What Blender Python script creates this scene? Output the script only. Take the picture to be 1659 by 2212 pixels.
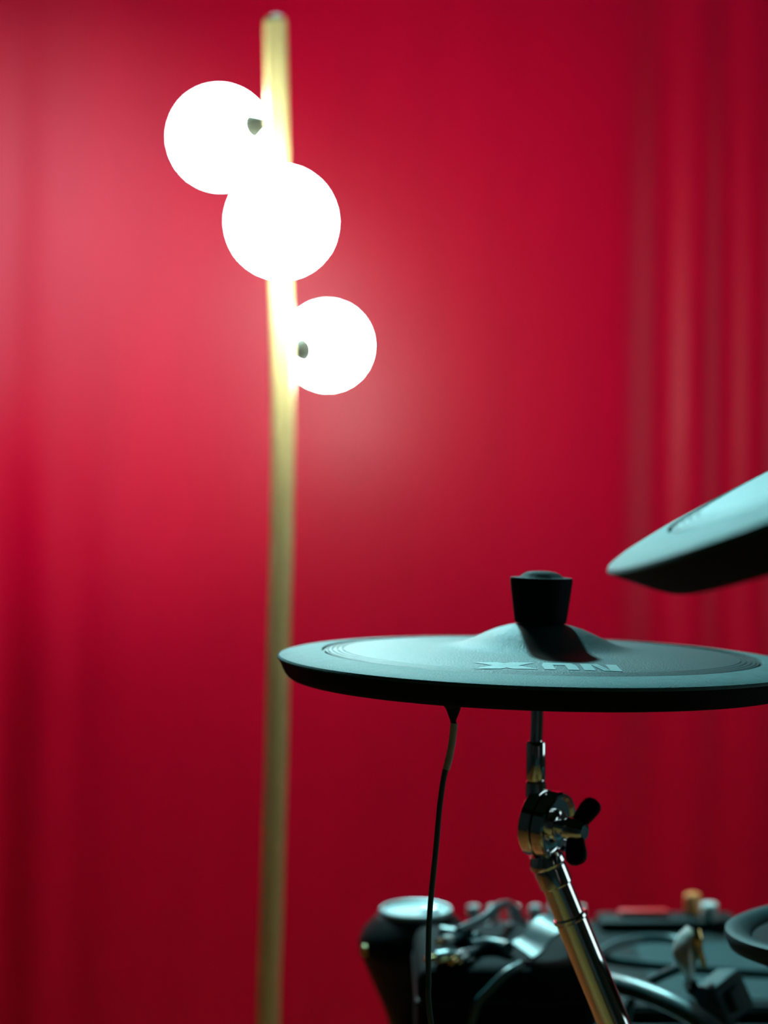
import bpy, bmesh, math, random
from mathutils import Vector, Matrix

for o in list(bpy.data.objects):
    bpy.data.objects.remove(o)
SC = bpy.context.scene
COL = SC.collection
random.seed(4)

# ------------------------------------------------------------------ camera
FPX = 3456.0            # focal length in pixels of a 1659 x 2212 frame
CAM = Vector((0, 0, 1.15))
cam_d = bpy.data.cameras.new('camera')
cam_d.sensor_fit = 'HORIZONTAL'
cam_d.sensor_width = 24.0
cam_d.lens = FPX / 1659 * 24.0
cam_d.clip_start = 0.02
cam_d.dof.use_dof = True
cam_d.dof.focus_distance = 0.80
cam_d.dof.aperture_fstop = 5.0
cam_d.dof.aperture_blades = 0
cam = bpy.data.objects.new('camera', cam_d)
COL.objects.link(cam)
cam.location = CAM
cam.rotation_euler = (math.pi / 2, 0, 0)
SC.camera = cam

# ------------------------------------------------------------------ world, exposure
w = bpy.data.worlds.new('world')
SC.world = w
w.use_nodes = True
w.node_tree.nodes['Background'].inputs[0].default_value = (0.02, 0.05, 0.055, 1)
w.node_tree.nodes['Background'].inputs[1].default_value = 0.3
SC.view_settings.view_transform = 'Standard'
SC.view_settings.look = 'None'
SC.view_settings.exposure = 0.0
SC.view_settings.gamma = 1.0
SC.view_settings.use_curve_mapping = False
SC.cycles.use_light_tree = False
SC.cycles.max_bounces = 4
SC.cycles.diffuse_bounces = 3
SC.cycles.glossy_bounces = 4
SC.cycles.caustics_reflective = False
SC.cycles.caustics_refractive = False
GLOBE_STRENGTH = 48.0
GLOBE_COLOR = (0.80, 1.0, 0.96)


def added_spot(name, loc, aim, watts, color, cone, blend, radius):
    l = bpy.data.lights.new(name, 'SPOT')
    l.energy = watts
    l.color = color
    l.spot_size = math.radians(cone)
    l.spot_blend = blend
    l.shadow_soft_size = radius
    o = bpy.data.objects.new(name, l)
    COL.objects.link(o)
    o.location = loc
    o.rotation_euler = (Vector(aim) - Vector(loc)).to_track_quat('-Z', 'Y').to_euler()
    return o


# unseen spots added for their light: a teal one above the backdrop, a white one washing the backdrop's left
BACK_LOC, BACK_AIM = Vector((-0.10, 2.48, 2.16)), Vector((0.20, 1.02, 0.95))
WASH_LOC, WASH_AIM = Vector((-1.30, -0.95, 2.36)), Vector((-0.62, 2.75, 1.50))
added_spot('added_back_light', BACK_LOC, BACK_AIM, 210.0, (0.36, 0.95, 1.0), 52, 0.5, 0.065)
added_spot('added_wash_light', WASH_LOC, WASH_AIM, 185.0, (0.84, 0.85, 1.0), 19, 1.0, 0.06)
ADDED_WINDOW_STRENGTH = 2.0
ADDED_WINDOW_COLOR = (0.72, 0.97, 1.0)


def at(px, py, d):
    """a point of the room d metres in front of the camera"""
    return Vector(((px - 829.5) / FPX * d, d, CAM.z - (py - 1106) / FPX * d))


# ------------------------------------------------------------------ materials
def mat(name, color, rough=0.5, metal=0.0, spec=0.5, emit=None, strength=0.0, noise=0.0, nscale=60.0,
        bump=0.0, bscale=300.0, coat=0.0, coat_rough=0.1, stretch=None, rvar=0.0):
    m = bpy.data.materials.new(name)
    m.use_nodes = True
    nt = m.node_tree
    b = nt.nodes['Principled BSDF']
    b.inputs['Base Color'].default_value = (*color, 1)
    b.inputs['Roughness'].default_value = rough
    b.inputs['Metallic'].default_value = metal
    b.inputs['Specular IOR Level'].default_value = spec
    b.inputs['Coat Weight'].default_value = coat
    b.inputs['Coat Roughness'].default_value = coat_rough
    tc = nt.nodes.new('ShaderNodeTexCoord')
    vec = tc.outputs['Object']
    if stretch:
        mp = nt.nodes.new('ShaderNodeMapping')
        mp.inputs['Scale'].default_value = stretch
        nt.links.new(vec, mp.inputs['Vector'])
        vec = mp.outputs['Vector']
    if noise > 0 or rvar > 0:
        n = nt.nodes.new('ShaderNodeTexNoise')
        n.inputs['Scale'].default_value = nscale
        n.inputs['Detail'].default_value = 4
        nt.links.new(vec, n.inputs['Vector'])
        if noise > 0:
            r = nt.nodes.new('ShaderNodeValToRGB')
            r.color_ramp.elements[0].position = 0.3
            r.color_ramp.elements[1].position = 0.7
            r.color_ramp.elements[0].color = (*[c * (1 - noise) for c in color], 1)
            r.color_ramp.elements[1].color = (*[min(1, c * (1 + noise)) for c in color], 1)
            nt.links.new(n.outputs['Fac'], r.inputs['Fac'])
            nt.links.new(r.outputs['Color'], b.inputs['Base Color'])
        if rvar > 0:
            mr = nt.nodes.new('ShaderNodeMapRange')
            mr.inputs['To Min'].default_value = max(0.02, rough - rvar)
            mr.inputs['To Max'].default_value = min(1, rough + rvar)
            nt.links.new(n.outputs['Fac'], mr.inputs['Value'])
            nt.links.new(mr.outputs['Result'], b.inputs['Roughness'])
    if bump > 0:
        n2 = nt.nodes.new('ShaderNodeTexNoise')
        n2.inputs['Scale'].default_value = bscale
        n2.inputs['Detail'].default_value = 3
        nt.links.new(vec, n2.inputs['Vector'])
        bp = nt.nodes.new('ShaderNodeBump')
        bp.inputs['Strength'].default_value = bump
        bp.inputs['Distance'].default_value = 0.001
        nt.links.new(n2.outputs['Fac'], bp.inputs['Height'])
        nt.links.new(bp.outputs['Normal'], b.inputs['Normal'])
    if emit:
        b.inputs['Emission Color'].default_value = (*emit, 1)
        b.inputs['Emission Strength'].default_value = strength
    return m


def glow(name, color, strength):
    m = bpy.data.materials.new(name)
    m.use_nodes = True
    nt = m.node_tree
    nt.nodes.remove(nt.nodes['Principled BSDF'])
    e = nt.nodes.new('ShaderNodeEmission')
    e.inputs['Color'].default_value = (*color, 1)
    e.inputs['Strength'].default_value = strength
    nt.links.new(e.outputs['Emission'], nt.nodes['Material Output'].inputs['Surface'])
    return m


M = {
    'curtain': mat('red satin backdrop', (0.88, 0.001, 0.040), 0.37, spec=0.28, noise=0.05, nscale=9, stretch=(1, 1, 0.25)),
    'wall': mat('dark teal paint', (0.035, 0.075, 0.080), 0.7, noise=0.1, nscale=14, bump=0.1),
    'ceiling': mat('grey green ceiling', (0.10, 0.16, 0.16), 0.85, noise=0.06),
    'wood_floor': mat('warm oak floor', (0.66, 0.32, 0.09), 0.4, noise=0.3, nscale=5, stretch=(1, 9, 1)),
    'brass': mat('satin brass', (0.90, 0.68, 0.29), 0.36, metal=0.2, spec=0.6, noise=0.05, nscale=30),
    'brass_cap': mat('dull brass cap', (0.34, 0.26, 0.11), 0.75, spec=0.1, noise=0.05, nscale=60),
    'brass_shaded': mat('shaded socket brass', (0.030, 0.030, 0.018), 0.6, metal=0.0, spec=0.15, noise=0.06, nscale=60),  # shade put into the colour: brass darkened to stand out against the globes
    'globe': glow('opal glass lit', GLOBE_COLOR, GLOBE_STRENGTH),
    'rubber': mat('black rubber', (0.008, 0.044, 0.048), 0.58, spec=0.14, noise=0.12, nscale=220, bump=0.35, bscale=900, rvar=0.06),
    'rubber_band': mat('dull grey rubber edge', (0.056, 0.150, 0.154), 0.7, spec=0.2, noise=0.18, nscale=160, bump=0.3, bscale=900, rvar=0.05),
    'plastic': mat('black plastic', (0.003, 0.007, 0.008), 0.5, spec=0.18, noise=0.1, nscale=120, bump=0.1, bscale=600),
    'print': mat('pale grey print', (0.20, 0.30, 0.30), 0.6, spec=0.3, noise=0.12, nscale=400),
    'chrome': mat('chrome', (0.86, 0.88, 0.88), 0.07, metal=1.0, rvar=0.03, nscale=80),
    'steel': mat('brushed steel', (0.55, 0.66, 0.68), 0.28, metal=1.0, rvar=0.06, nscale=140),
    'aluminium': mat('pale aluminium', (0.42, 0.55, 0.56), 0.4, metal=0.25, rvar=0.06, nscale=140),
    'silver': mat('silver sleeve', (0.62, 0.68, 0.66), 0.35, metal=0.15, noise=0.1, nscale=90),
    'gold': mat('gold plug', (0.75, 0.52, 0.22), 0.25, metal=1.0, rvar=0.05),
    'cable': mat('cable jacket', (0.034, 0.095, 0.104), 0.36, spec=0.6, noise=0.1, nscale=80),
    'case': mat('black case cloth', (0.003, 0.006, 0.007), 0.8, spec=0.12, noise=0.2, nscale=300, bump=0.4, bscale=1200),
    'mixer': mat('mixer shell', (0.004, 0.012, 0.013), 0.6, spec=0.2, noise=0.1, nscale=90, bump=0.15, bscale=900),
    'panel': mat('slate panel', (0.018, 0.055, 0.060), 0.6, spec=0.2, noise=0.08, nscale=70, bump=0.1, bscale=700),
    'white': mat('white plastic', (0.75, 0.80, 0.76), 0.35, noise=0.03),
    'orange': mat('orange plastic', (0.85, 0.30, 0.10), 0.35, noise=0.05),
    'red': mat('red plastic', (0.80, 0.06, 0.06), 0.35, noise=0.05),
    'table': mat('black laminate', (0.006, 0.012, 0.013), 0.45, noise=0.15, nscale=40, bump=0.1),
    'lamp_body': mat('lamp housing', (0.5, 0.55, 0.55), 0.5, noise=0.05),
    'pane': glow('added frosted pane', ADDED_WINDOW_COLOR, ADDED_WINDOW_STRENGTH),  # glow of the added window, for bright right edges on the chrome
    'frame': mat('white window paint', (0.6, 0.66, 0.66), 0.45, noise=0.04),
}


# ------------------------------------------------------------------ mesh helpers
def finish(bm, name, m, angle=32.0):
    bmesh.ops.remove_doubles(bm, verts=bm.verts, dist=1e-6)
    bmesh.ops.recalc_face_normals(bm, faces=bm.faces)
    me = bpy.data.meshes.new(name)
    bm.to_mesh(me)
    bm.free()
    me.materials.append(M[m])
    me.shade_smooth()
    me.set_sharp_from_angle(angle=math.radians(angle))
    return me


def base_of(p):
    while p.parent is not None:
        p = p.parent
    return p


def obj(name, bm, m, parent=None, local=False, angle=32.0):
    """one mesh object; vertices come in world metres unless local"""
    if parent is not None and not local:
        bmesh.ops.translate(bm, verts=bm.verts, vec=-base_of(parent).location)
    if parent is None:
        xs = [v.co for v in bm.verts]
        org = Vector(((min(c.x for c in xs) + max(c.x for c in xs)) / 2,
                      (min(c.y for c in xs) + max(c.y for c in xs)) / 2, min(c.z for c in xs)))
        bmesh.ops.translate(bm, verts=bm.verts, vec=-org)
    o = bpy.data.objects.new(name, finish(bm, name, m, angle))
    COL.objects.link(o)
    if parent is None:
        o.location = org
    else:
        o.parent = parent
    return o


def thing(name, loc, label, cat, group=None, mtx=None):
    o = bpy.data.objects.new(name, None)
    o.empty_display_size = 0.05
    COL.objects.link(o)
    if mtx is not None:
        o.matrix_world = mtx
    else:
        o.location = loc
    tag(o, label, cat, group)
    return o


def tag(o, label, cat, group=None):
    o['label'] = label
    o['category'] = cat
    if group:
        o['group'] = group
    return o


def struct(o):
    o['kind'] = 'structure'
    return o


def box(bm, lo, hi, bev=0.0, seg=2, mtx=None):
    c = (Vector(lo) + Vector(hi)) / 2
    s = Vector(hi) - Vector(lo)
    t = bmesh.new()
    bmesh.ops.create_cube(t, size=1.0)
    for v in t.verts:
        v.co = Vector((v.co.x * s.x, v.co.y * s.y, v.co.z * s.z)) + c
    if bev > 0:
        bmesh.ops.bevel(t, geom=t.edges[:], offset=bev, segments=seg, affect='EDGES', profile=0.5)
    if mtx is not None:
        bmesh.ops.transform(t, matrix=mtx, verts=t.verts)
    add(bm, t)
    return bm


def add(bm, t):
    me = bpy.data.meshes.new('tmp')
    t.to_mesh(me)
    t.free()
    bm.from_mesh(me)
    bpy.data.meshes.remove(me)


def frame_mtx(origin, axis, up=None):
    """matrix whose local z is the axis"""
    a = Vector(axis).normalized()
    u = Vector(up) if up is not None else (Vector((0, 0, 1)) if abs(a.z) < 0.9 else Vector((0, 1, 0)))
    x = u.cross(a).normalized()
    y = a.cross(x)
    m = Matrix((x, y, a)).transposed().to_4x4()
    m.translation = origin
    return m


def lathe(bm, prof, n=64, mtx=None, mod=None):
    """prof: list of (r, z) from bottom axis to top axis; mod(angle) scales the radius"""
    t = bmesh.new()
    rings = []
    for r, z in prof:
        if r < 1e-7:
            rings.append([t.verts.new((0, 0, z))])
        else:
            rings.append([t.verts.new((r * (mod(2 * math.pi * k / n) if mod else 1) * math.cos(2 * math.pi * k / n),
                                       r * (mod(2 * math.pi * k / n) if mod else 1) * math.sin(2 * math.pi * k / n), z)) for k in range(n)])
    for a, b in zip(rings[:-1], rings[1:]):
        for k in range(n):
            q = (k + 1) % n
            if len(a) == 1 and len(b) == 1:
                continue
            if len(a) == 1:
                t.faces.new((a[0], b[q], b[k]))
            elif len(b) == 1:
                t.faces.new((a[k], a[q], b[0]))
            else:
                t.faces.new((a[k], a[q], b[q], b[k]))
    if mtx is not None:
        bmesh.ops.transform(t, matrix=mtx, verts=t.verts)
    add(bm, t)
    return bm


def spline(pts, sub=8):
    pts = [Vector(p) for p in pts]
    if len(pts) < 3:
        return pts
    out = []
    for i in range(len(pts) - 1):
        p0 = pts[i - 1] if i > 0 else pts[i] * 2 - pts[i + 1]
        p1, p2 = pts[i], pts[i + 1]
        p3 = pts[i + 2] if i + 2 < len(pts) else pts[i + 1] * 2 - pts[i]
        for k in range(sub):
            s = k / sub
            out.append(0.5 * ((2 * p1) + (p2 - p0) * s + (2 * p0 - 5 * p1 + 4 * p2 - p3) * s * s + (3 * p1 - p0 - 3 * p2 + p3) * s ** 3))
    out.append(pts[-1])
    return out


def tube(bm, pts, r, n=16, sub=8, section=None):
    """swept tube; r a number or list over the given points; section: list of (x, y) for a non-round strip"""
    raw = [Vector(p) for p in pts]
    path = spline(raw, sub)
    if isinstance(r, (int, float)):
        rad = [r] * len(path)
    else:
        rad = []
        for k in range(len(path)):
            s = k / (len(path) - 1) * (len(r) - 1)
            i = min(int(s), len(r) - 2)
            rad.append(r[i] + (r[i + 1] - r[i]) * (s - i))
    t = bmesh.new()
    tan = (path[1] - path[0]).normalized()
    nx = tan.orthogonal().normalized()
    rings = []
    for k, p in enumerate(path):
        tg = (path[min(k + 1, len(path) - 1)] - path[max(k - 1, 0)]).normalized()
        nx = (nx - tg * nx.dot(tg)).normalized()
        ny = tg.cross(nx)
        if section:
            rings.append([t.verts.new(p + nx * a + ny * b) for a, b in section])
        else:
            rings.append([t.verts.new(p + (nx * math.cos(2 * math.pi * j / n) + ny * math.sin(2 * math.pi * j / n)) * rad[k]) for j in range(n)])
    m_ = len(rings[0])
    for a, b in zip(rings[:-1], rings[1:]):
        for j in range(m_):
            t.faces.new((a[j], a[(j + 1) % m_], b[(j + 1) % m_], b[j]))
    t.faces.new(rings[0][::-1])
    t.faces.new(rings[-1])
    add(bm, t)
    return bm


def cyl(bm, a, b, r, r2=None, bev=0.0005, n=40):
    a, b = Vector(a), Vector(b)
    L = (b - a).length
    r2 = r if r2 is None else r2
    bev = min(bev, L * 0.3, r * 0.5, r2 * 0.5)
    prof = [(0, 0), (r - bev, 0), (r, bev), (r2, L - bev), (r2 - bev, L), (0, L)]
    return lathe(bm, prof, n, frame_mtx(a, b - a))


NB = bmesh.new

# ================================================================== THE ROOM
X0, X1, Y0, Y1, ZC = -2.3, 2.3, -2.3, 2.95, 2.75
T = 0.1
struct(obj('floor', box(NB(), (X0 - T, Y0 - T, -0.1), (X1 + T, Y1 + T, 0)), 'wood_floor'))
struct(obj('ceiling', box(NB(), (X0 - T, Y0 - T, ZC), (X1 + T, Y1 + T, ZC + 0.1)), 'ceiling'))
struct(obj('wall_back', box(NB(), (X0 - T, Y1, 0), (X1 + T, Y1 + T, ZC)), 'wall'))
struct(obj('wall_front', box(NB(), (X0 - T, Y0 - T, 0), (X1 + T, Y0, ZC)), 'wall'))
struct(obj('wall_left', box(NB(), (X0 - T, Y0, 0), (X0, Y1, ZC)), 'wall'))
# right wall with the opening of a window added to light the chrome edges
WY0, WY1, WZ0, WZ1 = 0.85, 1.85, 0.85, 2.15
b = NB()
box(b, (X1, Y0, 0), (X1 + T, WY0, ZC))
box(b, (X1, WY1, 0), (X1 + T, Y1, ZC))
box(b, (X1, WY0, 0), (X1 + T, WY1, WZ0))
box(b, (X1, WY0, WZ1), (X1 + T, WY1, ZC))
struct(obj('wall_right', b, 'wall'))
b = NB()
fw = 0.05
box(b, (X1 - 0.01, WY0, WZ0), (X1 + T, WY0 + fw, WZ1), 0.004)
box(b, (X1 - 0.01, WY1 - fw, WZ0), (X1 + T, WY1, WZ1), 0.004)
box(b, (X1 - 0.01, WY0 + fw, WZ0), (X1 + T, WY1 - fw, WZ0 + fw), 0.004)
box(b, (X1 - 0.01, WY0 + fw, WZ1 - fw), (X1 + T, WY1 - fw, WZ1), 0.004)
box(b, (X1 + 0.02, (WY0 + WY1) / 2 - 0.02, WZ0 + fw), (X1 + 0.08, (WY0 + WY1) / 2 + 0.02, WZ1 - fw), 0.004)
win = struct(obj('added_window_1', b, 'frame'))
ym = (WY0 + WY1) / 2
for a, c in ((WY0 + fw, ym - 0.02), (ym + 0.02, WY1 - fw)):
    obj('pane', box(NB(), (X1 + 0.045, a, WZ0 + fw), (X1 + 0.055, c, WZ1 - fw)), 'pane', win)


# ================================================================== RED BACKDROP CURTAIN
def sstep(a, b_, x):
    t = max(0.0, min(1.0, (x - a) / (b_ - a)))
    return t * t * (3 - 2 * t)


CY = 2.75


def fold(x, z):
    low = 1 - sstep(0.85, 1.35, z)
    dz = (z - 1.15)
    g = 0.0

    def gs(c, wd, A):
        return A * math.exp(-((x - c) / wd) ** 2)
    g += gs(0.480 + 0.012 * dz, 0.052, 0.022)
    g += gs(0.590 + 0.010 * dz, 0.042, 0.020)
    g += gs(-0.655 + 0.02 * dz, 0.055, 0.004 + 0.028 * low)
    g += gs(-0.525 + 0.02 * dz, 0.040, 0.009 * low)
    g += gs(0.70, 0.05, 0.02) + gs(0.83, 0.06, 0.03) + gs(1.0, 0.06, 0.03) + gs(1.17, 0.07, 0.03) + gs(1.4, 0.07, 0.03)
    g += gs(-0.80, 0.06, 0.02) + gs(-0.98, 0.07, 0.03) + gs(-1.2, 0.07, 0.03) + gs(-1.42, 0.07, 0.03)
    g += 0.004 * math.sin(2.3 * x + 0.8 * z) + 0.002 * math.sin(5.1 * x - 1.2 * z)
    return g


b = NB()
nx_, nz_ = 420, 40
front, back = [], []
for j in range(nz_ + 1):
    z = 0.02 + (2.50 - 0.02) * j / nz_
    front.append([])
    back.append([])
    for i in range(nx_ + 1):
        x = -1.65 + 3.3 * i / nx_
        y = CY + fold(x, z)
        front[-1].append(b.verts.new((x, y, z)))
        back[-1].append(b.verts.new((x, y + 0.003, z)))
for j in range(nz_):
    for i in range(nx_):
        b.faces.new((front[j][i], front[j][i + 1], front[j + 1][i + 1], front[j + 1][i]))
        b.faces.new((back[j][i + 1], back[j][i], back[j + 1][i], back[j + 1][i + 1]))
for j in range(nz_):
    b.faces.new((front[j][0], front[j + 1][0], back[j + 1][0], back[j][0]))
    b.faces.new((front[j + 1][nx_], front[j][nx_], back[j][nx_], back[j + 1][nx_]))
for i in range(nx_):
    b.faces.new((front[0][i + 1], front[0][i], back[0][i], back[0][i + 1]))
    b.faces.new((front[nz_][i], front[nz_][i + 1], back[nz_][i + 1], back[nz_][i]))
cur = thing('backdrop_curtain', (0, CY, 0.0), 'red satin backdrop with soft vertical folds filling the whole background', 'curtain')
obj('fabric', b, 'curtain', cur, angle=60)
b = NB()
cyl(b, (-1.72, CY + 0.01, 2.515), (1.72, CY + 0.01, 2.515), 0.016)
rail = obj('rail', b, 'steel', cur)
for x in (-1.68, 1.68):
    b = NB()
    cyl(b, (x, CY + 0.01, 2.515), (x, Y1, 2.515), 0.010)
    obj('rail_bracket', b, 'steel', cur)

# ================================================================== HOUSINGS OF THE ADDED SPOTS (outside the frame)
def spot_fixture(loc, aim, label, mount):
    root = thing('added_spotlight', loc, label, 'spotlight', 'added spotlights')
    d = (Vector(aim) - Vector(loc)).normalized()
    b_ = NB()
    lathe(b_, [(0.0, -0.20), (0.05, -0.20), (0.065, -0.185), (0.070, -0.02), (0.074, 0.03), (0.071, 0.03), (0.064, -0.02), (0.060, -0.10), (0, -0.12)], 40, frame_mtx(loc, d))
    obj('housing', b_, 'plastic', root)
    b_ = NB()
    p_ = loc - d * 0.10
    sd = d.cross(Vector((0, 0, 1))).normalized()
    up = Vector((0, 0, 1 if mount > 0 else -1))
    tube(b_, [p_ + sd * 0.072, p_ + sd * 0.085 + up * 0.06, p_ + sd * 0.05 + up * 0.13, p_ + up * 0.14, p_ - sd * 0.05 + up * 0.13, p_ - sd * 0.085 + up * 0.06, p_ - sd * 0.072], 0.008, 12, 5)
    yk = obj('yoke', b_, 'plastic', root)
    b_ = NB()
    if mount > 0:
        cyl(b_, p_ + Vector((0, 0, 0.135)), (p_.x, p_.y, mount), 0.014)
    else:
        lathe(b_, [(0, 0), (0.16, 0), (0.16, 0.015), (0.03, 0.02), (0.014, 0.04), (0.014, p_.z - 0.135), (0, p_.z - 0.135)], 32, Matrix.Translation((p_.x, p_.y, 0)))
    obj('hanger', b_, 'plastic', yk)


spot_fixture(BACK_LOC, BACK_AIM, 'added black spotlight hanging above the red backdrop, aimed at the drums', ZC)
spot_fixture(WASH_LOC, WASH_AIM, 'added black spotlight hanging behind the photographer, aimed at the backdrop', ZC)

# ================================================================== FLOOR LAMP
LD = 1.93
lamp = thing('floor_lamp', (at(585, 1106, LD).x, LD, 0), 'tall brass floor lamp with three glowing white glass globes', 'lamp')
pts_px = [(580, 2190), (586, 2000), (592, 1800), (598, 1600), (602, 1400), (608, 1200), (611, 1000), (611, 820), (607, 620), (601, 330), (597, 160), (595, 47)]
pole_pts = [at(x, y, LD) for x, y in pts_px]
pole_pts = [Vector((pole_pts[0].x - 0.004, LD, 0.025)), Vector((pole_pts[0].x - 0.002, LD, 0.28))] + pole_pts
b = NB()
PR = 0.0138
tube(b, pole_pts, PR, n=32, sub=6)
obj('pole', b, 'brass', lamp)
b = NB()
top = pole_pts[-1]
lathe(b, [(PR, -0.002), (PR, 0), (PR * 0.87, 0.004), (PR * 0.5, 0.0062), (0, 0.007)], 32, Matrix.Translation(top))
obj('pole_cap', b, 'brass_cap', lamp)
b = NB()
pb = pole_pts[0]
lathe(b, [(0, 0), (0.145, 0), (0.15, 0.004), (0.15, 0.018), (0.146, 0.022), (0.03, 0.024), (0.022, 0.03), (0.018, 0.05), (PR + 0.0005, 0.052)], 64, Matrix.Translation((pb.x, pb.y, 0)))
obj('base', b, 'brass', lamp)


def globe(center, r, pole_pt, label):
    c, p = Vector(center), Vector(pole_pt)
    axis = (c - p).normalized()
    t = bmesh.new()
    bmesh.ops.create_uvsphere(t, u_segments=48, v_segments=24, radius=r)
    bmesh.ops.translate(t, verts=t.verts, vec=c)
    bm = NB()
    add(bm, t)
    g = obj('globe', bm, 'globe', lamp, angle=180)
    g['label'] = label
    surf = c - axis * r
    gap = (surf - p).length
    bm = NB()
    # stem out of the pole, widening cup that grips the glass
    lathe(bm, [(0, PR * 0.4), (0.0070, PR * 0.4), (0.0070, gap - 0.016), (0.0100, gap - 0.0155), (0.0185, gap + 0.0050), (0.0185, gap + 0.0085), (0, gap + 0.0085)],
          36, frame_mtx(p, axis))
    s = obj('socket', bm, 'brass_shaded', lamp)
    bm = NB()
    lathe(bm, [(0.0071, gap - 0.0185), (0.0090, gap - 0.0183), (0.0090, gap - 0.0160), (0.0071, gap - 0.0158)], 36, frame_mtx(p, axis))
    obj('collar', bm, 'brass_shaded', s)


globe(at(475, 298, LD + 0.070), 108 / FPX * (LD + 0.070), at(599, 254, LD), 'upper left globe')
globe(at(608, 480, LD - 0.105), 117 / FPX * (LD - 0.105), at(605, 480, LD), 'front middle globe')
globe(at(708, 747, LD + 0.072), 94 / FPX * (LD + 0.072), at(611, 762, LD), 'small lower right globe')


# ================================================================== CYMBAL PADS
def disc_mtx(C, th, ph):
    n = Vector((math.sin(ph), -math.sin(th) * math.cos(ph), math.cos(th) * math.cos(ph)))
    u = Vector((0, 1, 0)).cross(n).normalized()
    v = n.cross(u)
    m = Matrix((u, v, n)).transposed().to_4x4()
    m.translation = C
    return m


TOP = [(0.0, 0.0200), (0.008, 0.0200), (0.013, 0.0197), (0.019, 0.0186), (0.025, 0.0168), (0.031, 0.0143), (0.037, 0.0115),
       (0.043, 0.0089), (0.048, 0.0073), (0.053, 0.0065), (0.060, 0.0060), (0.075, 0.0053), (0.090, 0.0046), (0.1105, 0.0036)]


def top_z(r):
    for (r0, z0), (r1, z1) in zip(TOP[:-1], TOP[1:]):
        if r0 <= r <= r1:
            return z0 + (z1 - z0) * (r - r0) / (r1 - r0)
    return 0.0036 - (r - 0.1105) * 0.08


def pad_profile(k, r2, depth):
    """the rubber top surface and the black shell under it"""
    p = list(TOP)
    # fine concentric grooves before the smooth outer band
    for g in (0.1130, 0.1160, 0.1188, 0.1214):
        z = top_z(g)
        p += [(g - 0.0004, z), (g - 0.0002, z - 0.0006), (g + 0.0002, z - 0.0006), (g + 0.0004, z)]
    p += [(0.1228, 0.0026), (0.1233, 0.0014), (0.1245, 0.0014), (0.1250, 0.0028), (0.1270, 0.0027), (0.1380, 0.0018), (0.1460, 0.0007), (0.1490, -0.0001), (0.1499, -0.0010), (0.1500, -0.0018)]
    p = [(r * k, z * k) for r, z in p]
    cut = next(i for i, q in enumerate(p) if q[0] > 0.1244 * k)
    band = p[cut:] + [(0.1480 * k, -0.0020 * k), (0.1244 * k, -0.0006 * k), p[cut]]
    rubber = p[:cut + 1] + [(0.1244 * k, -0.0006 * k), (0.1240 * k, -0.0006 * k)] + [(0.1200 * k, -0.0006 * k), (0.10 * k, -0.0005 * k), (0.05 * k, 0.0035 * k), (0.02 * k, 0.0120 * k), (0.006 * k, 0.0150 * k)]
    a, e = (0.1497 * k, -0.0019 * k), (r2, -depth)
    p = [(0.10 * k, -0.0009 * k), (0.1478 * k, -0.0021 * k), a]
    for s, bulge in ((0.25, 0.0002), (0.5, 0.0006), (0.75, 0.0009), (0.92, 0.0006)):
        p.append((a[0] + (e[0] - a[0]) * s + bulge * k, a[1] + (e[1] - a[1]) * s))
    p += [e, (r2 - 0.0015, -depth - 0.0005), (r2 - 0.006, -depth * 0.75), (0.10 * k, -depth * 0.25), (0.10 * k, -0.0009 * k)]
    return rubber, band, p


def pad(name, C, th, ph, k, r2, depth, label, group):
    m = disc_mtx(C, th, ph)
    root = thing(name, C, label, 'cymbal', group, mtx=m)
    rubber, band, shell = pad_profile(k, r2, depth)
    rubber[0] = (0.0045 * k, 0.0200 * k)
    b_ = NB()
    lathe(b_, rubber + [rubber[0]], 160)
    obj('striking_surface', b_, 'rubber', root, local=True, angle=28)
    b_ = NB()
    lathe(b_, shell, 160)
    obj('shell', b_, 'case', root, local=True, angle=28)
    b_ = NB()
    lathe(b_, band, 160)
    obj('edge_band', b_, 'rubber_band', root, local=True, angle=28)
    return root, m


PC = Vector((0.0892, 0.9171, CAM.z - 0.0838))
cy1, m1 = pad('cymbal_pad', PC, 0.0017, 0.0223, 1.0, 0.1430, 0.0124,
              'level black rubber cymbal pad with pale letters, on the chrome stand', 'electronic cymbal pads')


# printed letters, read from the far side (upside down for the camera)
def letter(name, strokes, x0, x1):
    ya, yb = -0.1055, -0.0825          # near and far edge of the lettering on the plate
    b_ = NB()
    for q in strokes:
        # q: four (u, v) corners, u across left to right, v from near (0) to far (1)
        n1, n2 = 8, 6
        grid = []
        for i in range(n1 + 1):
            s = i / n1
            row = []
            for j in range(n2 + 1):
                t = j / n2
                u = (q[0][0] * (1 - s) + q[1][0] * s) * (1 - t) + (q[3][0] * (1 - s) + q[2][0] * s) * t
                v = (q[0][1] * (1 - s) + q[1][1] * s) * (1 - t) + (q[3][1] * (1 - s) + q[2][1] * s) * t
                x = x0 + (x1 - x0) * u
                y = ya + (yb - ya) * v
                row.append(b_.verts.new((x, y, top_z(math.hypot(x, y)) + 0.00025)))
            grid.append(row)
        for i in range(n1):
            for j in range(n2):
                b_.faces.new((grid[i][j], grid[i + 1][j], grid[i + 1][j + 1], grid[i][j + 1]))
    o = obj(name, b_, 'print', cy1, local=True)
    o['label'] = 'pale printed letter ' + name[-1].upper()
    return o


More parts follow.
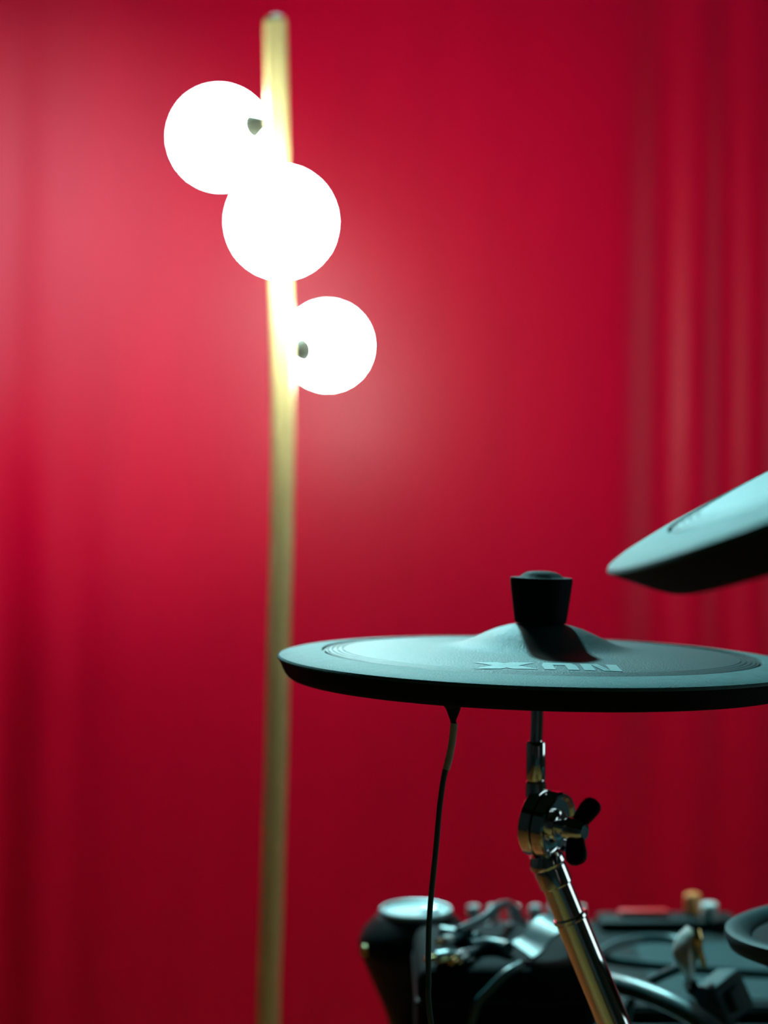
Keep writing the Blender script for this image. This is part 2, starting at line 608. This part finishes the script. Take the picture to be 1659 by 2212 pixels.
letter('letter_x', [((0, 0), (0.40, 0), (1, 1), (0.60, 1)), ((0.60, 0), (1, 0), (0.40, 1), (0, 1))], -0.0432, -0.0105)
letter('letter_u', [((0, 0), (0.32, 0), (0.32, 0.68), (0, 0.68)), ((0.68, 0), (1, 0), (1, 0.68), (0.68, 0.68)), ((0.0, 0.68), (1, 0.68), (0.90, 1), (0.10, 1))], -0.0078, 0.0100)
letter('letter_n', [((0, 0), (0.30, 0), (0.30, 1), (0, 1)), ((0.70, 0), (1, 0), (1, 1), (0.70, 1)), ((0.66, 0), (0.73, 0.0), (0.34, 1), (0.27, 1.0)), ((0.52, 0), (0.73, 0), (0.48, 1), (0.27, 1))], 0.0125, 0.0318)

# ------------------------------------------------------------------ chrome stand of the level pad
SD = PC.y
st = thing('cymbal_stand', (0.275, SD + 0.028, 0), 'chrome cymbal stand with tilter joint, wing nut and angled arm', 'cymbal stand')
MM = m1
Z = lambda py: CAM.z - (py - 1106) / FPX * SD
XS = lambda px: (px - 829.5) / FPX * SD
# top nut: tapered fluted knob with a domed crown
b = NB()
flute = lambda a: 1 + 0.022 * math.cos(6 * a + 0.9)
kp = [(0.0045, 0.0203), (0.0138, 0.0203), (0.0146, 0.0212), (0.0152, 0.026), (0.0169, 0.039), (0.0176, 0.0448), (0.0172, 0.0462), (0.0140, 0.0461), (0.0122, 0.0466), (0.0104, 0.0482), (0.0080, 0.0494), (0.0045, 0.0499), (0, 0.0500)]
kp = [(0, 0.0203)] + kp
lathe(b, kp, 72, MM, flute)
obj('top_nut', b, 'case', st, angle=40)
top_pt = MM @ Vector((0, 0, 0.022))
b = NB()
rx = XS(1157.5)
cyl(b, Vector((rx, SD, Z(1612))), top_pt, 0.0037)
obj('rod', b, 'chrome', st)
b = NB()
lathe(b, [(0.0037, 0), (0.0052, 0), (0.0058, -0.0012), (0.0058, -(Z(1600) - Z(1682))), (0.0052, -(Z(1600) - Z(1686))), (0.0060, -(Z(1600) - Z(1690))), (0.0062, -(Z(1600) - Z(1700))), (0.0062, -(Z(1600) - Z(1758))), (0.0, -(Z(1600) - Z(1758)))][::-1], 40,
      Matrix.Translation((rx, SD, Z(1600))))
obj('sleeve', b, 'chrome', st)
# tilter: two round halves side by side on one axis
ax = Vector((0.80, -0.58, -0.09)).normalized()
cR = Vector((XS(1206), SD - 0.006, Z(1781)))      # centre of the right-hand face
R_t = 0.0196
b = NB()
lathe(b, [(0, 0), (R_t - 0.0015, 0), (R_t, 0.0015), (R_t, 0.0075), (R_t - 0.0012, 0.0082), (0, 0.0082)], 64, frame_mtx(cR - ax * 0.0172, ax))
# web that joins the sleeve to this half
box(b, (-0.0058, -0.0055, 0), (0.0058, 0.0055, 0.016), 0.002, 2, Matrix.Translation((rx, SD + 0.001, Z(1775))))
obj('tilter_half', b, 'chrome', st, angle=40)
b = NB()
lathe(b, [(0, 0), (R_t - 0.0012, 0), (R_t, 0.001), (R_t, 0.0072), (R_t - 0.0010, 0.0084), (R_t - 0.0028, 0.0084), (R_t - 0.0042, 0.0066), (0.0100, 0.0060), (0.0088, 0.0085), (0.0078, 0.0090), (0, 0.0090)], 64, frame_mtx(cR - ax * 0.0084, ax))
th2 = obj('tilter_half', b, 'chrome', st, angle=30)
b = NB()
cyl(b, cR, cR + ax * 0.012, 0.0042)
obj('bolt', b, 'chrome', th2)
# wing nut
b = NB()
wn = cR + ax * 0.0085
lathe(b, [(0, -0.004), (0.0062, -0.004), (0.0068, -0.003), (0.0060, 0.006), (0.0048, 0.008), (0, 0.0085)], 32, frame_mtx(wn, ax))
wng = obj('wing_nut', b, 'chrome', st)
e2 = Vector((0.58, 0.80, 0)).normalized()
side = (e2 * 0.0100 + Vector((0, 0, 0.0150)))
for s in (1, -1):
    d1 = (side * s + ax * 0.0072)
    d1 = d1.normalized()
    wn_n = ax.cross(side).normalized()
    lat = d1.cross(wn_n).normalized()
    base = wn + ax * 0.001
    outline = [(0.003, -0.0046), (0.010, -0.0058), (0.0160, -0.0064), (0.0196, -0.0052), (0.0212, -0.0020), (0.0212, 0.0022), (0.0196, 0.0050), (0.0160, 0.0060), (0.010, 0.0052), (0.003, 0.0040)]
    t = bmesh.new()
    lo = [t.verts.new(base + d1 * a + lat * c - wn_n * 0.0021) for a, c in outline]
    hi = [t.verts.new(base + d1 * a + lat * c + wn_n * 0.0021) for a, c in outline]
    t.faces.new(lo[::-1])
    t.faces.new(hi)
    for i in range(len(lo)):
        j = (i + 1) % len(lo)
        t.faces.new((lo[i], lo[j], hi[j], hi[i]))
    bmesh.ops.recalc_face_normals(t, faces=t.faces)
    bmesh.ops.bevel(t, geom=t.edges[:], offset=0.0008, segments=2, affect='EDGES')
    bm = NB()
    add(bm, t)
    obj('wing', bm, 'plastic', wng)
# arm
A0 = Vector((XS(1172), SD - 0.002, Z(1836)))
A1 = Vector((XS(1313), SD, Z(2180)))
ad = (A1 - A0).normalized()
b = NB()
lathe(b, [(0, 0), (0.0085, 0), (0.0105, 0.003), (0.0108, 0.0068), (0.0098, 0.0078), (0.0092, 0.0085), (0.0096, 0.0095), (0.0096, 0.0195), (0.0084, 0.0205), (0, 0.0205)], 48, frame_mtx(A0 + ad * 0.001, ad))
obj('neck', b, 'chrome', st)
b = NB()
cyl(b, A0 + ad * 0.018, A0 + ad * 0.055, 0.0086)
obj('upper_tube', b, 'chrome', st)
b = NB()
lathe(b, [(0.008, 0), (0.0098, 0), (0.0102, 0.0006), (0.0102, 0.0022), (0.0096, 0.003), (0.008, 0.003)], 48, frame_mtx(A0 + ad * 0.0400, ad))
obj('ring', b, 'chrome', st)
L_arm = 0.455
b = NB()
cyl(b, A0 + ad * 0.0420, A0 + ad * L_arm, 0.0093)
obj('arm', b, 'chrome', st)
Aend = A0 + ad * (L_arm - 0.03)
post = Vector((0.275, SD + 0.028, 0))
b = NB()
box(b, (Aend.x - 0.022, SD - 0.018, Aend.z - 0.022), (Aend.x + 0.026, SD + 0.045, Aend.z + 0.022), 0.005)
cl_ = obj('clamp', b, 'plastic', st)
b = NB()
cyl(b, (Aend.x + 0.026, SD + 0.0, Aend.z), (Aend.x + 0.05, SD + 0.0, Aend.z), 0.007)
obj('clamp_screw', b, 'chrome', cl_)
b = NB()
cyl(b, (post.x, post.y, 0.05), (post.x, post.y, Aend.z + 0.06), 0.0125)
obj('post', b, 'chrome', st)
for k in range(3):
    a = math.radians(90 + 120 * k)
    b = NB()
    tube(b, [(post.x + 0.012 * math.cos(a), post.y + 0.012 * math.sin(a), 0.30), (post.x + 0.15 * math.cos(a), post.y + 0.15 * math.sin(a), 0.12), (post.x + 0.26 * math.cos(a), post.y + 0.26 * math.sin(a), 0.012)], 0.008, 14, 6)
    lg = obj('leg', b, 'chrome', st)
    b = NB()
    cyl(b, (post.x + 0.26 * math.cos(a), post.y + 0.26 * math.sin(a), 0), (post.x + 0.26 * math.cos(a), post.y + 0.26 * math.sin(a), 0.024), 0.013)
    obj('rubber_foot', b, 'plastic', lg)

# ------------------------------------------------------------------ tilted pad at the right edge, nearer to the camera
C2 = Vector((0.2341, 0.60, CAM.z + 0.0475))
cy2, m2 = pad('cymbal_pad', C2, -0.0325, -0.4348, 1.1, 0.1457, 0.0187,
              'steeply tilted black cymbal pad cut off by the right edge, above the level one', 'electronic cymbal pads')
s2 = thing('cymbal_stand', (C2.x, C2.y, 0), 'chrome stand below the tilted cymbal pad, outside the right edge', 'cymbal stand')
b = NB()
lathe(b, [(0, 0.0224), (0.0150, 0.0224), (0.0160, 0.030), (0.0178, 0.046), (0.0172, 0.048), (0.011, 0.0485), (0.006, 0.051), (0, 0.0515)], 48, m2, flute)
obj('top_nut', b, 'plastic', s2)
lowp = m2 @ Vector((0, 0, -0.055))
b = NB()
cyl(b, lowp, m2 @ Vector((0, 0, 0.024)), 0.0038)
obj('rod', b, 'chrome', s2)
b = NB()
cyl(b, lowp + Vector((0, -0.014, -0.008)), lowp + Vector((0, 0.014, -0.008)), 0.018)
obj('tilter_half', b, 'chrome', s2)
b = NB()
tube(b, [lowp + Vector((0, 0, -0.012)), (lowp.x, lowp.y, 0.8), (lowp.x, lowp.y, 0.4), (lowp.x, lowp.y, 0.05)], 0.011, 24, 3)
obj('post', b, 'chrome', s2)
for k in range(3):
    a = math.radians(30 + 120 * k)
    b = NB()
    tube(b, [(lowp.x + 0.01 * math.cos(a), lowp.y + 0.01 * math.sin(a), 0.28), (lowp.x + 0.12 * math.cos(a), lowp.y + 0.12 * math.sin(a), 0.12), (lowp.x + 0.20 * math.cos(a), lowp.y + 0.20 * math.sin(a), 0.009)], 0.008, 14, 6)
    obj('leg', b, 'chrome', s2)

# ------------------------------------------------------------------ trigger cable hanging from the level pad
KD = 0.845
cb = thing('trigger_cable', at(927, 2110, KD), 'thin black cable with silver sleeve hanging from the level cymbal pad', 'cable')
b = NB()
tube(b, [at(978, 1519, KD), at(979, 1530, KD), at(979, 1542, KD), at(979, 1556, KD), at(981, 1568, KD)], [0.0055, 0.0040, 0.0030, 0.0016, 0.0014], 20, 4)
obj('strain_relief', b, 'plastic', cb)
b = NB()
tube(b, [at(981, 1562, KD), at(977, 1600, KD), at(971, 1634, KD), at(964, 1662, KD)], 0.0019, 16, 6)
obj('sleeve', b, 'silver', cb)
b = NB()
pts = [at(964, 1655, KD), at(957, 1690, KD), at(949, 1750, KD), at(943, 1820, KD), at(936, 1890, KD), at(930, 1950, KD), at(926, 2020, KD), at(926, 2110, KD), at(934, 2230, KD)]
e = pts[-1]
pts += [e + Vector((0.02, 0.01, -0.12)), e + Vector((0.08, 0.03, -0.3)), Vector((0.20, KD + 0.05, 0.25)), Vector((0.24, KD + 0.02, 0.02)), Vector((0.30, KD - 0.06, 0.004)), Vector((0.5, KD - 0.1, 0.004))]
tube(b, pts, 0.00155, 12, 8)
obj('cord', b, 'cable', cb)

# ================================================================== TABLE WITH THE GEAR
TZ = 0.70
tb = thing('table', (0.377, 1.415, 0), 'low black table carrying the mixer and cables', 'table')
obj('table_top', box(NB(), (0.005, 1.12, TZ - 0.03), (0.75, 1.71, TZ), 0.004), 'table', tb)
for x in (0.035, 0.715):
    for y in (1.155, 1.675):
        obj('leg', box(NB(), (x - 0.018, y - 0.018, 0), (x + 0.018, y + 0.018, TZ - 0.03), 0.003), 'plastic', tb)

# black tapered canister with silver lid
ND = 1.35
cx = at(898, 1106, ND)
px_ = ND / FPX
zc = lambda py: CAM.z - (py - 1106) / FPX * ND
cn = thing('canister', (cx.x, ND, TZ), 'black tapered canister with a shiny round silver lid, left of the mixer', 'canister')
b = NB()
lathe(b, [(0, TZ), (0.0170, TZ), (0.0185, TZ + 0.002), (0.0255, zc(2182)), (0.0470, zc(2056)), (0.0481, zc(2040)), (0.0474, zc(2024)), (0.0440, zc(2006)), (0.0335, zc(1978)), (0.0310, zc(1972)), (0.0, zc(1972))], 64, Matrix.Translation((cx.x, ND, 0)))
obj('body', b, 'plastic', cn, angle=50)
b = NB()
zl = zc(1974)
lathe(b, [(0.0299, zl), (0.0306, zl + 0.001), (0.0306, zl + 0.0042), (0.0296, zl + 0.0052), (0.0280, zl + 0.0048), (0.0268, zl + 0.0020), (0.0240, zl + 0.0016), (0.0, zl + 0.0018)], 64, Matrix.Translation((cx.x, ND, 0)))
lid = obj('lid', b, 'aluminium', cn)
b = NB()
tube(b, [(cx.x + 0.004, ND - 0.004, zl + 0.0024), (cx.x + 0.012, ND - 0.007, zl + 0.0034), (cx.x + 0.018, ND - 0.004, zl + 0.0034), (cx.x + 0.018, ND + 0.004, zl + 0.0034), (cx.x + 0.012, ND + 0.007, zl + 0.0034), (cx.x + 0.004, ND + 0.004, zl + 0.0024)], 0.0012, 10, 5)
obj('pull_tab', b, 'steel', lid)
b = NB()
p = at(795, 2040, ND - 0.02)
dirn = Vector((p.x - cx.x, -0.02, 0)).normalized()
sp = Vector((cx.x, ND, zc(2038))) + dirn * 0.0470
lathe(b, [(0, 0), (0.0048, 0), (0.0045, 0.0016), (0.0026, 0.0024), (0, 0.0026)], 20, frame_mtx(sp, dirn))
obj('rivet', b, 'brass', cn)

# soft black case
cs = thing('equipment_case', (0.09, 1.232, TZ), 'black equipment case lying under the tangle of cables', 'case')
obj('body', box(NB(), (0.024, 1.165, TZ), (0.155, 1.296, TZ + 0.118), 0.012, 3), 'case', cs)
obj('lid_edge', box(NB(), (0.0225, 1.1635, TZ + 0.090), (0.1565, 1.2975, TZ + 0.094), 0.0015, 1), 'plastic', cs)
CZ = TZ + 0.118

# mixer
def lerp(a, c, s):
    return a + (c - a) * s


mx = thing('mixer', (0.26, 1.55, TZ), 'dark mixing console with a row of small knobs along its back edge', 'mixer')
MX0, MX1, MY0, MY1 = 0.085, 0.56, 1.41, 1.66
zf, zb = TZ + 0.014, TZ + 0.027
b = NB()
t = bmesh.new()
pf = [(MY0, TZ + 0.002), (MY1, TZ + 0.002), (MY1, zb), (MY1 - 0.055, zb), (MY0, zf)]
lo = [t.verts.new((MX0, y, z)) for y, z in pf]
hi = [t.verts.new((MX1, y, z)) for y, z in pf]
t.faces.new(lo)
t.faces.new(hi[::-1])
for i in range(5):
    j = (i + 1) % 5
    t.faces.new((lo[i], hi[i], hi[j], lo[j]))
bmesh.ops.recalc_face_normals(t, faces=t.faces)
bmesh.ops.bevel(t, geom=t.edges[:], offset=0.003, segments=2, affect='EDGES')
add(b, t)
obj('shell', b, 'mixer', mx)
slope = math.atan2(zb - zf, MY1 - 0.055 - MY0)
b = NB()
box(b, (0.19, 0.012, 0), (0.43, 0.165, 0.0016), 0.0006, 1, Matrix.Translation((MX0 - 0.03, MY0, zf + 0.0002)) @ Matrix.Rotation(slope, 4, 'X'))
obj('control_panel', b, 'panel', mx)
KY = MY1 - 0.030


def kx(px):
    return (px - 829.5) / FPX * KY


for i, px in enumerate((1023, 1066, 1111, 1156, 1196, 1252)):
    b = NB()
    lathe(b, [(0, 0), (0.0062, 0), (0.0066, 0.001), (0.0062, 0.004), (0.0034, 0.0045), (0.0034, 0.010), (0.0064, 0.0105), (0.0060, 0.021), (0.0054, 0.0220), (0, 0.0222)], 20, Matrix.Translation((kx(px), KY, zb)))
    k_ = obj('knob', b, 'aluminium', mx)
    b = NB()
    box(b, (kx(px) - 0.0007, KY - 0.0055, zb + 0.0219), (kx(px) + 0.0007, KY, zb + 0.0226))
    obj('pointer', b, 'white', k_)
zh = zb + 0.011
b = NB()
box(b, (kx(1292), KY - 0.020, zb - 0.002), (kx(1590), KY + 0.022, zh), 0.004)
obj('meter_bridge', b, 'mixer', mx)
b = NB()
box(b, (kx(1336), KY - 0.006, zh - 0.001), (kx(1442), KY + 0.006, zh + 0.007), 0.002)
o = obj('meter_strip', b, 'red', mx)
o['label'] = 'red meter strip'
for px, dy, mm, dz in ((1500, 0.010, 'orange', 0.010), (1528, -0.010, 'white', 0.005)):
    b = NB()
    lathe(b, [(0, 0), (0.0085, 0), (0.0090, 0.001), (0.0084, 0.010 + dz), (0.0070, 0.0115 + dz), (0, 0.012 + dz)], 24, Matrix.Translation((kx(px), KY + dy, zh - 0.0005)))
    o = obj('knob', b, mm, mx)
    o['label'] = mm + ' knob'

# ------------------------------------------------------------------ cables and plugs on the case
def cable(label, pts, r, m='cable'):
    bm = NB()
    tube(bm, pts, r, 14, 8)
    return tag(obj('audio_cable', bm, m), label, 'cable', 'cables on the case and mixer')


zt = lambda py, d: CAM.z - (py - 1106) / FPX * d
C_ = lambda px, d, lift: Vector(((px - 829.5) / FPX * (d - 0.08), d - 0.08, CZ + lift))
cable('short thick cable end lying just right of the canister',
      [C_(955, 1.318, 0.0062), C_(985, 1.312, 0.0060), C_(1015, 1.306, 0.0058), C_(1032, 1.298, 0.006)], 0.0058)
cable('second thick cable end lying closer to the chrome arm',
      [C_(1018, 1.280, 0.0055), C_(1048, 1.287, 0.0055), C_(1078, 1.284, 0.0055), C_(1098, 1.276, 0.0058)], 0.0054)
cable('thin cable crossing up from the case to the mixer knobs',
      [C_(990, 1.296, 0.014), C_(1040, 1.320, 0.016), C_(1085, 1.36, 0.018), Vector((kx(1116) * 0.84, 1.37, TZ + 0.108)), Vector((kx(1135), 1.50, zb + 0.014)), Vector((kx(1170), 1.57, zb + 0.004))], 0.0034)
cable('cable arching behind the case towards the chrome arm',
      [Vector((0.095, 1.360, TZ + 0.060)), Vector((0.115, 1.375, TZ + 0.080)), Vector((0.15, 1.395, TZ + 0.074)), Vector((0.20, 1.405, TZ + 0.056)), Vector((0.30, 1.40, TZ + 0.048)), Vector((0.40, 1.41, TZ + 0.040))], 0.0045)
cable('thin faint cable drooping down the front of the case',
      [at(1125, 2084, 1.165), at(1092, 2103, 1.155), at(1060, 2135, 1.152), at(1030, 2170, 1.152), at(1015, 2230, 1.154), at(1012, 2290, 1.157)], 0.0030)
cable('long cable curving across the mixer right of the chrome arm',
      [at(1290, 2062, 1.40), at(1330, 2040, 1.42), at(1390, 2028, 1.44), at(1450, 2029, 1.44), at(1500, 2040, 1.42)], 0.0040)
cable('thick pale cable running off the bottom edge beside the arm',
      [at(1318, 2122, 1.20), at(1360, 2133, 1.18), at(1410, 2150, 1.16), at(1460, 2172, 1.14), at(1520, 2208, 1.12), at(1580, 2260, 1.10)], 0.0075)
cable('thin pale cable rising from the bottom edge to the silver lever',
      [at(1352, 2225, 1.22), at(1358, 2178, 1.22), at(1378, 2142, 1.215), at(1410, 2118, 1.21), at(1452, 2098, 1.20), at(1490, 2082, 1.19)], 0.0036)


def plug(label, p, d, m, L=0.012, r=0.0042):
    root = thing('jack_plug', p, label, 'plug', 'jack plugs on the case')
    d = Vector(d).normalized()
    bm = NB()
    lathe(bm, [(0, 0), (r * 0.9, 0), (r, 0.0006), (r, L - 0.001), (r * 0.7, L), (0, L)], 24, frame_mtx(p, d))
    obj('barrel', bm, m, root)
    bm = NB()
    lathe(bm, [(0, L), (0.0024, L), (0.0024, L + 0.006), (0.0014, L + 0.0068), (0.0022, L + 0.0082), (0, L + 0.0098)], 18, frame_mtx(p, d))
    obj('tip', bm, 'gold', root)
    bm = NB()
    lathe(bm, [(0, -0.018), (0.002, -0.018), (r * 0.85, -0.002), (r * 0.9, 0.0), (0, 0.0)], 20, frame_mtx(p, d))
    obj('boot', bm, 'cable', root)


plug('upper pale plug behind the silver plugs beside the canister', C_(972, 1.290, 0.0085), (-0.5, -0.85, 0.1), 'silver')
plug('brightest silver plug lying at the front of the case', C_(968, 1.256, 0.0052), (-1, -0.3, -0.05), 'steel', 0.010, 0.0050)
plug('silver plug right next to the brightest one', C_(1002, 1.259, 0.0052), (-0.6, -0.8, -0.05), 'steel', 0.010, 0.0046)
plug('small pale plug beside the looped strap', C_(1148, 1.292, 0.0075), (-0.2, -1, 0.15), 'silver', 0.008, 0.0040)

# looped webbing strap on the case
b = NB()
sec = [(-0.0012, -0.010), (0.0012, -0.010), (0.0012, 0.010), (-0.0012, 0.010)]
t = bmesh.new()
path = spline([C_(1128, 1.262, 0.008), C_(1150, 1.266, 0.012), C_(1172, 1.272, 0.020), C_(1195, 1.278, 0.024), C_(1222, 1.284, 0.022), C_(1248, 1.29, 0.010), C_(1262, 1.295, 0.003)], 6)
rows = []
wv = Vector((-0.35, 0.80, 0.22)).normalized()
for i, p in enumerate(path):
    tg = (path[min(i + 1, len(path) - 1)] - path[max(i - 1, 0)]).normalized()
    w_ = (wv - tg * wv.dot(tg)).normalized()
    n_ = tg.cross(w_)
    hw = 0.013
    rows.append([t.verts.new(p + w_ * a + n_ * c) for a, c in ((-hw, -0.001), (hw, -0.001), (hw, 0.001), (-hw, 0.001))])
for a, c in zip(rows[:-1], rows[1:]):
    for j in range(4):
        t.faces.new((a[j], a[(j + 1) % 4], c[(j + 1) % 4], c[j]))
t.faces.new(rows[0][::-1])
t.faces.new(rows[-1])
add(b, t)
tag(obj('strap', b, 'cable'), 'wide glossy dark strap looped over the case beside the chrome arm', 'strap')

# ------------------------------------------------------------------ drum rack clamp with a silver lever, lower right
VD = 1.15
rk = thing('rack_clamp', (at(1545, 1106, VD).x, VD, TZ), 'dark rack clamp with a pointed silver lever, lower right', 'clamp')
# lever: pointed leaf of cast metal
leaf = [(1487, 2004), (1470, 2020), (1458, 2044), (1455, 2062), (1462, 2084), (1478, 2104), (1490, 2132), (1500, 2104), (1507, 2074), (1509, 2040), (1504, 2014)]
t = bmesh.new()
mid = at(1484, 2062, VD - 0.010)
fr = [t.verts.new(at(x, y, VD - 0.002)) for x, y in leaf]
bk = [t.verts.new(at(x, y, VD) + Vector((0, 0.006, 0))) for x, y in leaf]
ridge = [t.verts.new(at(x, y, VD - 0.010)) for x, y in ((1492, 2022), (1487, 2062), (1490, 2100))]
n_ = len(leaf)
near = [0, 0, 1, 1, 2, 2, 2, 2, 1, 1, 0]
for i in range(n_):
    j = (i + 1) % n_
    a, c = ridge[near[i]], ridge[near[j]]
    t.faces.new((fr[i], fr[j], c) if a is c else (fr[i], fr[j], c, a))
    t.faces.new((fr[j], fr[i], bk[i], bk[j]))
t.faces.new(bk)
bmesh.ops.recalc_face_normals(t, faces=t.faces)
b = NB()
add(b, t)
lev = obj('lever', b, 'silver', rk, angle=50)
b = NB()
tube(b, [at(1503, 2008, VD - 0.004), at(1507, 2030, VD - 0.006), at(1511, 2052, VD - 0.004), at(1521, 2088, VD)], [0.0032, 0.0040, 0.0026, 0.0022], 16, 5)
obj('lever_pin', b, 'gold', lev)
b = NB()
c0 = at(1560, 2150, VD)
lathe(b, [(0, TZ - c0.z), (0.026, TZ - c0.z), (0.026, TZ - c0.z + 0.005), (0.0095, TZ - c0.z + 0.009), (0.0095, -0.010), (0, -0.010)], 24, Matrix.Translation(c0))
box(b, (-0.017, -0.012, -0.017), (0.016, 0.012, 0.014), 0.004, 2, Matrix.Translation(c0) @ Matrix.Rotation(math.radians(-24), 4, 'Y') @ Matrix.Rotation(math.radians(35), 4, 'Z'))
box(b, (-0.006, -0.016, -0.010), (0.006, -0.010, 0.006), 0.002, 2, Matrix.Translation(c0) @ Matrix.Rotation(math.radians(-24), 4, 'Y') @ Matrix.Rotation(math.radians(35), 4, 'Z'))
body = obj('clamp_body', b, 'panel', rk, angle=20)
b = NB()
tube(b, [at(1490, 2125, VD), at(1500, 2140, VD + 0.004), at(1530, 2150, VD + 0.004), at(1556, 2152, VD)], 0.0050, 16, 5)
obj('clamp_arm', b, 'plastic', rk)

# ------------------------------------------------------------------ tom pad at the right edge
TDp = 0.96
tip = at(1574, 2026, TDp)
RT = 0.115
mt = disc_mtx(Vector((tip.x + RT * 0.995, TDp, tip.z + 0.006)), -0.08, -0.05)
tp = thing('drum_pad', mt.translation, 'black drum pad with pale raised rim entering at the lower right edge', 'drum pad', None, mtx=mt)
b = NB()
lathe(b, [(0, -0.034), (0.070, -0.034), (0.080, -0.030), (0.098, -0.014), (0.104, -0.006), (0.104, -0.004), (0, -0.004)], 96)
obj('shell', b, 'plastic', tp, local=True)
b = NB()
lathe(b, [(0.098, -0.0075), (0.107, -0.0105), (0.1125, -0.0080), (0.1150, -0.0015), (0.1142, 0.0018), (0.1115, 0.0030), (0.1045, 0.0022), (0.1000, -0.0010), (0.0985, -0.0035), (0.098, -0.0075)], 128)
obj('rim', b, 'rubber', tp, local=True, angle=50)
b = NB()
lathe(b, [(0, -0.0010), (0.092, -0.0016), (0.0984, -0.0038), (0.0984, -0.0042), (0, -0.0042)][::-1], 96)
obj('drum_head', b, 'case', tp, local=True)
b = NB()
c_ = mt.translation
cyl(b, (c_.x, c_.y, Aend.z + 0.0), (c_.x, c_.y, c_.z - 0.0355), 0.0095)
cyl(b, (c_.x, c_.y, Aend.z + 0.006), (post.x + 0.010, post.y, Aend.z + 0.006), 0.0095)
obj('pad_rod', b, 'chrome', st)
